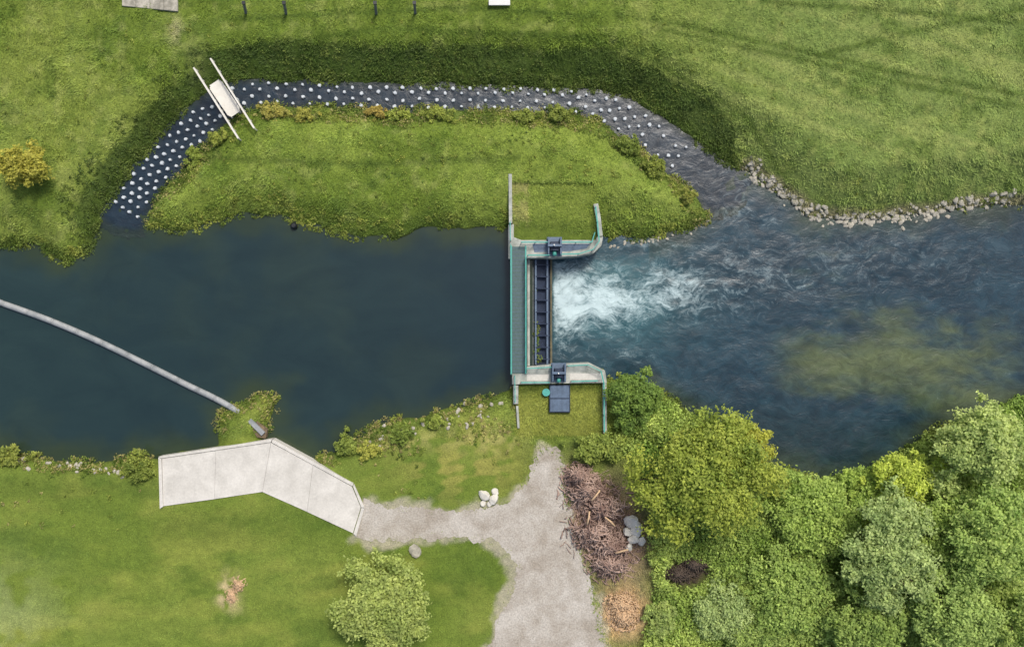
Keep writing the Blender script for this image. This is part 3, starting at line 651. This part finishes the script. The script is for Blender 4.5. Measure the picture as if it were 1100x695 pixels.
def hoist(cx,cy,label,s=1.0):
    r=empty('gate_hoist',P3(cx,cy,1.47),label,'hoist'); o=r.location
    def lb(nm,x0,x1,y0,y1,z0,z1,m,bv=.02):
        bm=bmesh.new(); box(bm,o.x+x0*s,o.x+x1*s,o.y+y0*s,o.y+y1*s,o.z+z0,o.z+z1); return obj(nm,bm,M[m],r,bv)
    lb('base_plate',-.8,.8,-1.0,1.0,0,.08,'steel'); lb('gearbox',-.45,.4,-.5,.45,.08,.95,'dark'); lb('side_frame',-.72,-.58,-.9,.9,.08,1.2,'steel'); lb('side_frame',.55,.69,-.9,.9,.08,1.2,'steel')
    lb('cross_head',-.75,.72,-.12,.14,1.2,1.4,'steel')
    bm=bmesh.new(); tube(bm,[(o.x,o.y-.5*s,o.z+.5),(o.x,o.y-1.0*s,o.z+.5)],.22*s,12); obj('motor',bm,M['teal'],r)
    bm=bmesh.new(); tube(bm,[(o.x-.1,o.y,o.z+.9),(o.x-.1,o.y,o.z+2.0)],.07,8); obj('spindle',bm,M['white'],r)
hoist(595.5,265,'dark steel gate hoist on the north abutment beside the island')
hoist(600,400,'dark steel gate hoist on the south abutment above the hatch')
ht=empty('hatch',P3(601,427,1),'blue-grey metal hatch with two lids on the south abutment grass','hatch')
bm=bmesh.new(); pbox(bm,590,612.5,413.5,443,.7,1.5); obj('frame',bm,M['dark'],ht,.02)
for y0,y1 in ((414.5,427.6),(428.6,442)):
    bm=bmesh.new(); pbox(bm,591,611.5,y0,y1,1.503,1.58)
    ld=obj('lid',bm,M['steel'],ht,.015)
    bm=bmesh.new()
    for i in range(4): xx=594+i*5; bar(bm,P3(xx,y0+1,1.6),P3(xx,y1-1,1.6),.06,.04)
    o_=obj('stiffener',bm,M['steel'],ht); o_.parent=ld
bm=bmesh.new(); q=P3(586.5,421,1.0); tube(bm,[q-Vector((0,0,.3)),q+Vector((0,0,.45))],.36,18); tube(bm,[q+Vector((0,0,.46)),q+Vector((0,0,.52))],.41,18)
tag(obj('valve_cover',bm,M['teal']),'round teal cover standing in the grass left of the hatch','cover')
# boom
bp=[(-60,303),(0,325),(50,343),(100,364),(150,388),(200,413),(235,430),(262,446),(276,459)]
cv=[P3(a,b,.12) for a,b in bp]
def cr(p,t):
    i=min(int(t),len(p)-2); f=t-i; a=p[max(0,i-1)];b=p[i];c=p[i+1];d=p[min(len(p)-1,i+2)]
    return .5*((2*b)+(c-a)*f+(2*a-5*b+4*c-d)*f*f+(3*b-a-3*c+d)*f**3)
bo=empty('debris_boom',cv[4],'long pale grey floating boom curving across the dark water to the south bank','boom')
NS=15
for i in range(NS):
    t0=8*i/NS; t1=8*(i+1)/NS; pts=[cr(cv,t0+(t1-t0)*k_/6) for k_ in range(7)]
    pts[0]=pts[0].lerp(pts[1],.08); pts[-1]=pts[-1].lerp(pts[-2],.08)
    bm=bmesh.new(); tube(bm,pts,.33,12); obj('float_section',bm,M['boom'],bo)
    e=cr(cv,t1); e0=cr(cv,t1-.02); dd=(e-e0).normalized(); bm=bmesh.new(); tube(bm,[e-dd*.12,e+dd*.12],.31,12); obj('coupling',bm,M['boom'],bo)
an=empty('boom_anchor',P3(277,462,.3),'grey-brown anchor block holding the shore end of the floating boom','anchor')
bm=bmesh.new(); prism(bm,WP([(268,458),(276,452),(287,462),(285,471),(276,470)],.7),-1,.7); obj('block',bm,M['soilrock'],an,.05)
bm=bmesh.new(); bar(bm,P3(268,451,.85),P3(283,466,.85),.5,.25); obj('arm',bm,M['boom'],an)
# concrete ramp
rp=empty('concrete_ramp',P3(283,500,.9),'pale concrete bent landing slab on the south bank beside the boom end','ramp')
def slab(nm,pts,z0,z1,m='conc'):
    bm=bmesh.new(); prism(bm,WP(pts,z1),z0,z1); return obj(nm,bm,M[m],rp,.01)
slab('panel',[(174,492.5),(231.7,484),(230.25,536),(175.5,543.5)],-1.2,1.10)
slab('panel',[(231.85,483.9),(290.95,475.2),(281.8,528.2),(230.4,535.9)],-1.2,1.10)
slab('panel',[(291.15,475.4),(336.15,499.3),(329.75,549.5),(281.95,528.3)],-1.2,1.10)
slab('panel',[(336.3,499.5),(378,522.5),(387.5,545),(379,572.5),(329.9,549.65)],-1.2,1.10)
slab('kerb',[(170,490.5),(292,471.5),(291.2,474.8),(173.4,492.2)],-1.3,1.2)
slab('kerb',[(292.6,471.8),(379.5,519),(378.6,522.2),(292,475.2)],-1.3,1.2)
slab('kerb',[(380,519.6),(391.5,545),(388.1,545),(379.2,522.6)],-.5,1.18)
slab('kerb',[(388.1,545.6),(391.5,545.6),(382.5,576),(379.6,573.2)],-.5,1.18)
slab('kerb',[(170,491.3),(173.2,492.6),(175,544),(171.5,546.5)],-1.3,1.2)
# things at the top edge
tb=empty('paved_pad',P3(162,4,2),'pale weathered paved pad cut by the top edge left of the footbridge','paving')
for i in range(4):
    x0=131+i*15; bm=bmesh.new(); prism(bm,WP([(x0,-14),(x0+14.7,-14),(x0+14.7,8+i*1.5),(x0,6.6+i*1.5)],2.3),1.6,2.3); obj('paver',bm,M['stone'],tb,.02)
for i,(pxx,lb) in enumerate(((264,'leftmost'),(307,'second from left'),(404,'third from left'),(446,'rightmost'))):
    r=empty('timber_post',P3(pxx,15,2.0),'slender grey timber post with cap on the top meadow, %s of four'%lb,'post','timber posts on the top meadow')
    o=r.location; bm=bmesh.new(); bar(bm,o-Vector((0,0,.2)),o+Vector((-o.x*.015,0.35,2.0)),.26,.26); obj('shaft',bm,M['post'],r,.02)
    bm=bmesh.new(); e=o+Vector((-o.x*.015,.35,2.002)); bar(bm,e,e+Vector((0,.01,.1)),.36,.36); obj('cap',bm,M['black'],r)
bn=empty('bench',P3(537,3,2),'small white flat bench at the top edge above the island','bench')
bm=bmesh.new(); pbox(bm,525,548,-2,6,2.4,2.48); obj('seat',bm,M['white'],bn,.02)
for xx in (528,544):
    bm=bmesh.new(); pbox(bm,xx,xx+2,0,4,1.7,2.397); obj('leg',bm,M['post'],bn)
bm=bmesh.new(); q=P3(316,243,0); tube(bm,[q-Vector((0,0,1)),q+Vector((.05,0,.3)),q+Vector((.05,0,.6))],.3,10,[.32,.38,.2]); 
tag(obj('mooring_buoy',bm,M['black']),'small black buoy floating near the island shore','buoy')
# brush piles
def sticks(name,n,pl,hm,m,label,ln=1.6,r0=.035,kind='stuff',cat='brushwood',base=1.1,umax=1.3):
    bm=bmesh.new()
    for i in range(n):
        cx,cy,rx,ry=random.choice(pl)
        a=random.random()*6.28; u=min(umax,abs(random.gauss(0,.55))); px_=cx+math.cos(a)*u*rx; py_=cy+math.sin(a)*u*ry
        zt=base+hm*max(.05,1-u*u)*random.random(); c=P3(px_,py_,zt); t=random.gauss(.8,1.1); l=ln*random.uniform(.25,1); d=Vector((math.cos(t),math.sin(t),random.uniform(-.3,.3)))*l/2
        k_=Vector((random.gauss(0,.12),random.gauss(0,.12),random.gauss(0,.08)))*min(1,ln); r=r0*random.uniform(.5,2.2)
        tube(bm,[c-d,c+k_,c+d],r,4,[r,r*.8,r*.4])
    return tag(obj(name,bm,m),label,cat,kind=kind)
sticks('brushwood',4800,[(630,527,24,20),(648,546,28,22),(638,572,28,22),(658,588,24,18),(622,512,14,12),(655,606,22,16)],1.9,M['deadwood'],'heap of tangled pinkish brown cut branches right of the gravel path',1.2,.045)
sticks('wood_chips',2600,[(667,650,17,14),(670,662,15,14)],1.0,M['palewood'],'orange tan heap of wood chips and twigs at the track edge below the brush heap',.5,.045,cat='wood chips',umax=1.1)
sticks('dark_brushwood',1300,[(730,616,18,9),(746,606,16,8)],.9,M['darkwood'],'dark mound of old branches right of the brush heap under the large tree',.9,.045)
sticks('hay_heap',420,[(249,640,6,8),(256,628,7,7)],.25,M['palewood'],'small scattered heap of pale dry cuttings on the lower left lawn',.5,.03,cat='cuttings')
for i,(cx,cy,t) in enumerate(((640,532,.9),(655,560,2.4),(668,592,.3),(632,556,1.4))):
    c=P3(cx,cy,2.9); d=Vector((math.cos(t),math.sin(t),.05))*.7
    bm=bmesh.new(); tube(bm,[c-d,c+Vector((.05,.03,.05)),c+d],.1,8,[.11,.1,.08]); tag(obj('log',bm,M['palewood']),'pale cut log lying on the brush heap','log','pale logs on the brush heap')
# ------------------------------------------------------------ camera, light
cam=bpy.data.cameras.new('camera'); co=bpy.data.objects.new('camera',cam); C.objects.link(co); co.location=(0,0,HC); cam.lens=36*HC/110; cam.clip_end=3000; scn.camera=co
w=bpy.data.worlds.new('World'); scn.world=w; w.use_nodes=True; t=w.node_tree
sk=t.nodes.new('ShaderNodeTexSky'); sk.sky_type='NISHITA'; sk.sun_disc=False; sk.dust_density=4; el=math.radians(56); az=math.radians(25)
sk.sun_elevation=el; sk.sun_rotation=az; t.links.new(sk.outputs[0],t.nodes['Background'].inputs[0]); t.nodes['Background'].inputs[1].default_value=.15
sl=bpy.data.lights.new('sun','SUN'); sl.energy=2.8; sl.angle=math.radians(12); sl.color=(1,.96,.9); so=bpy.data.objects.new('sun',sl); C.objects.link(so)
so.rotation_euler=Vector((math.sin(az)*math.cos(el),math.cos(az)*math.cos(el),math.sin(el))).to_track_quat('Z','Y').to_euler()
scn.view_settings.view_transform='Standard'; scn.view_settings.look='None'; scn.view_settings.exposure=0
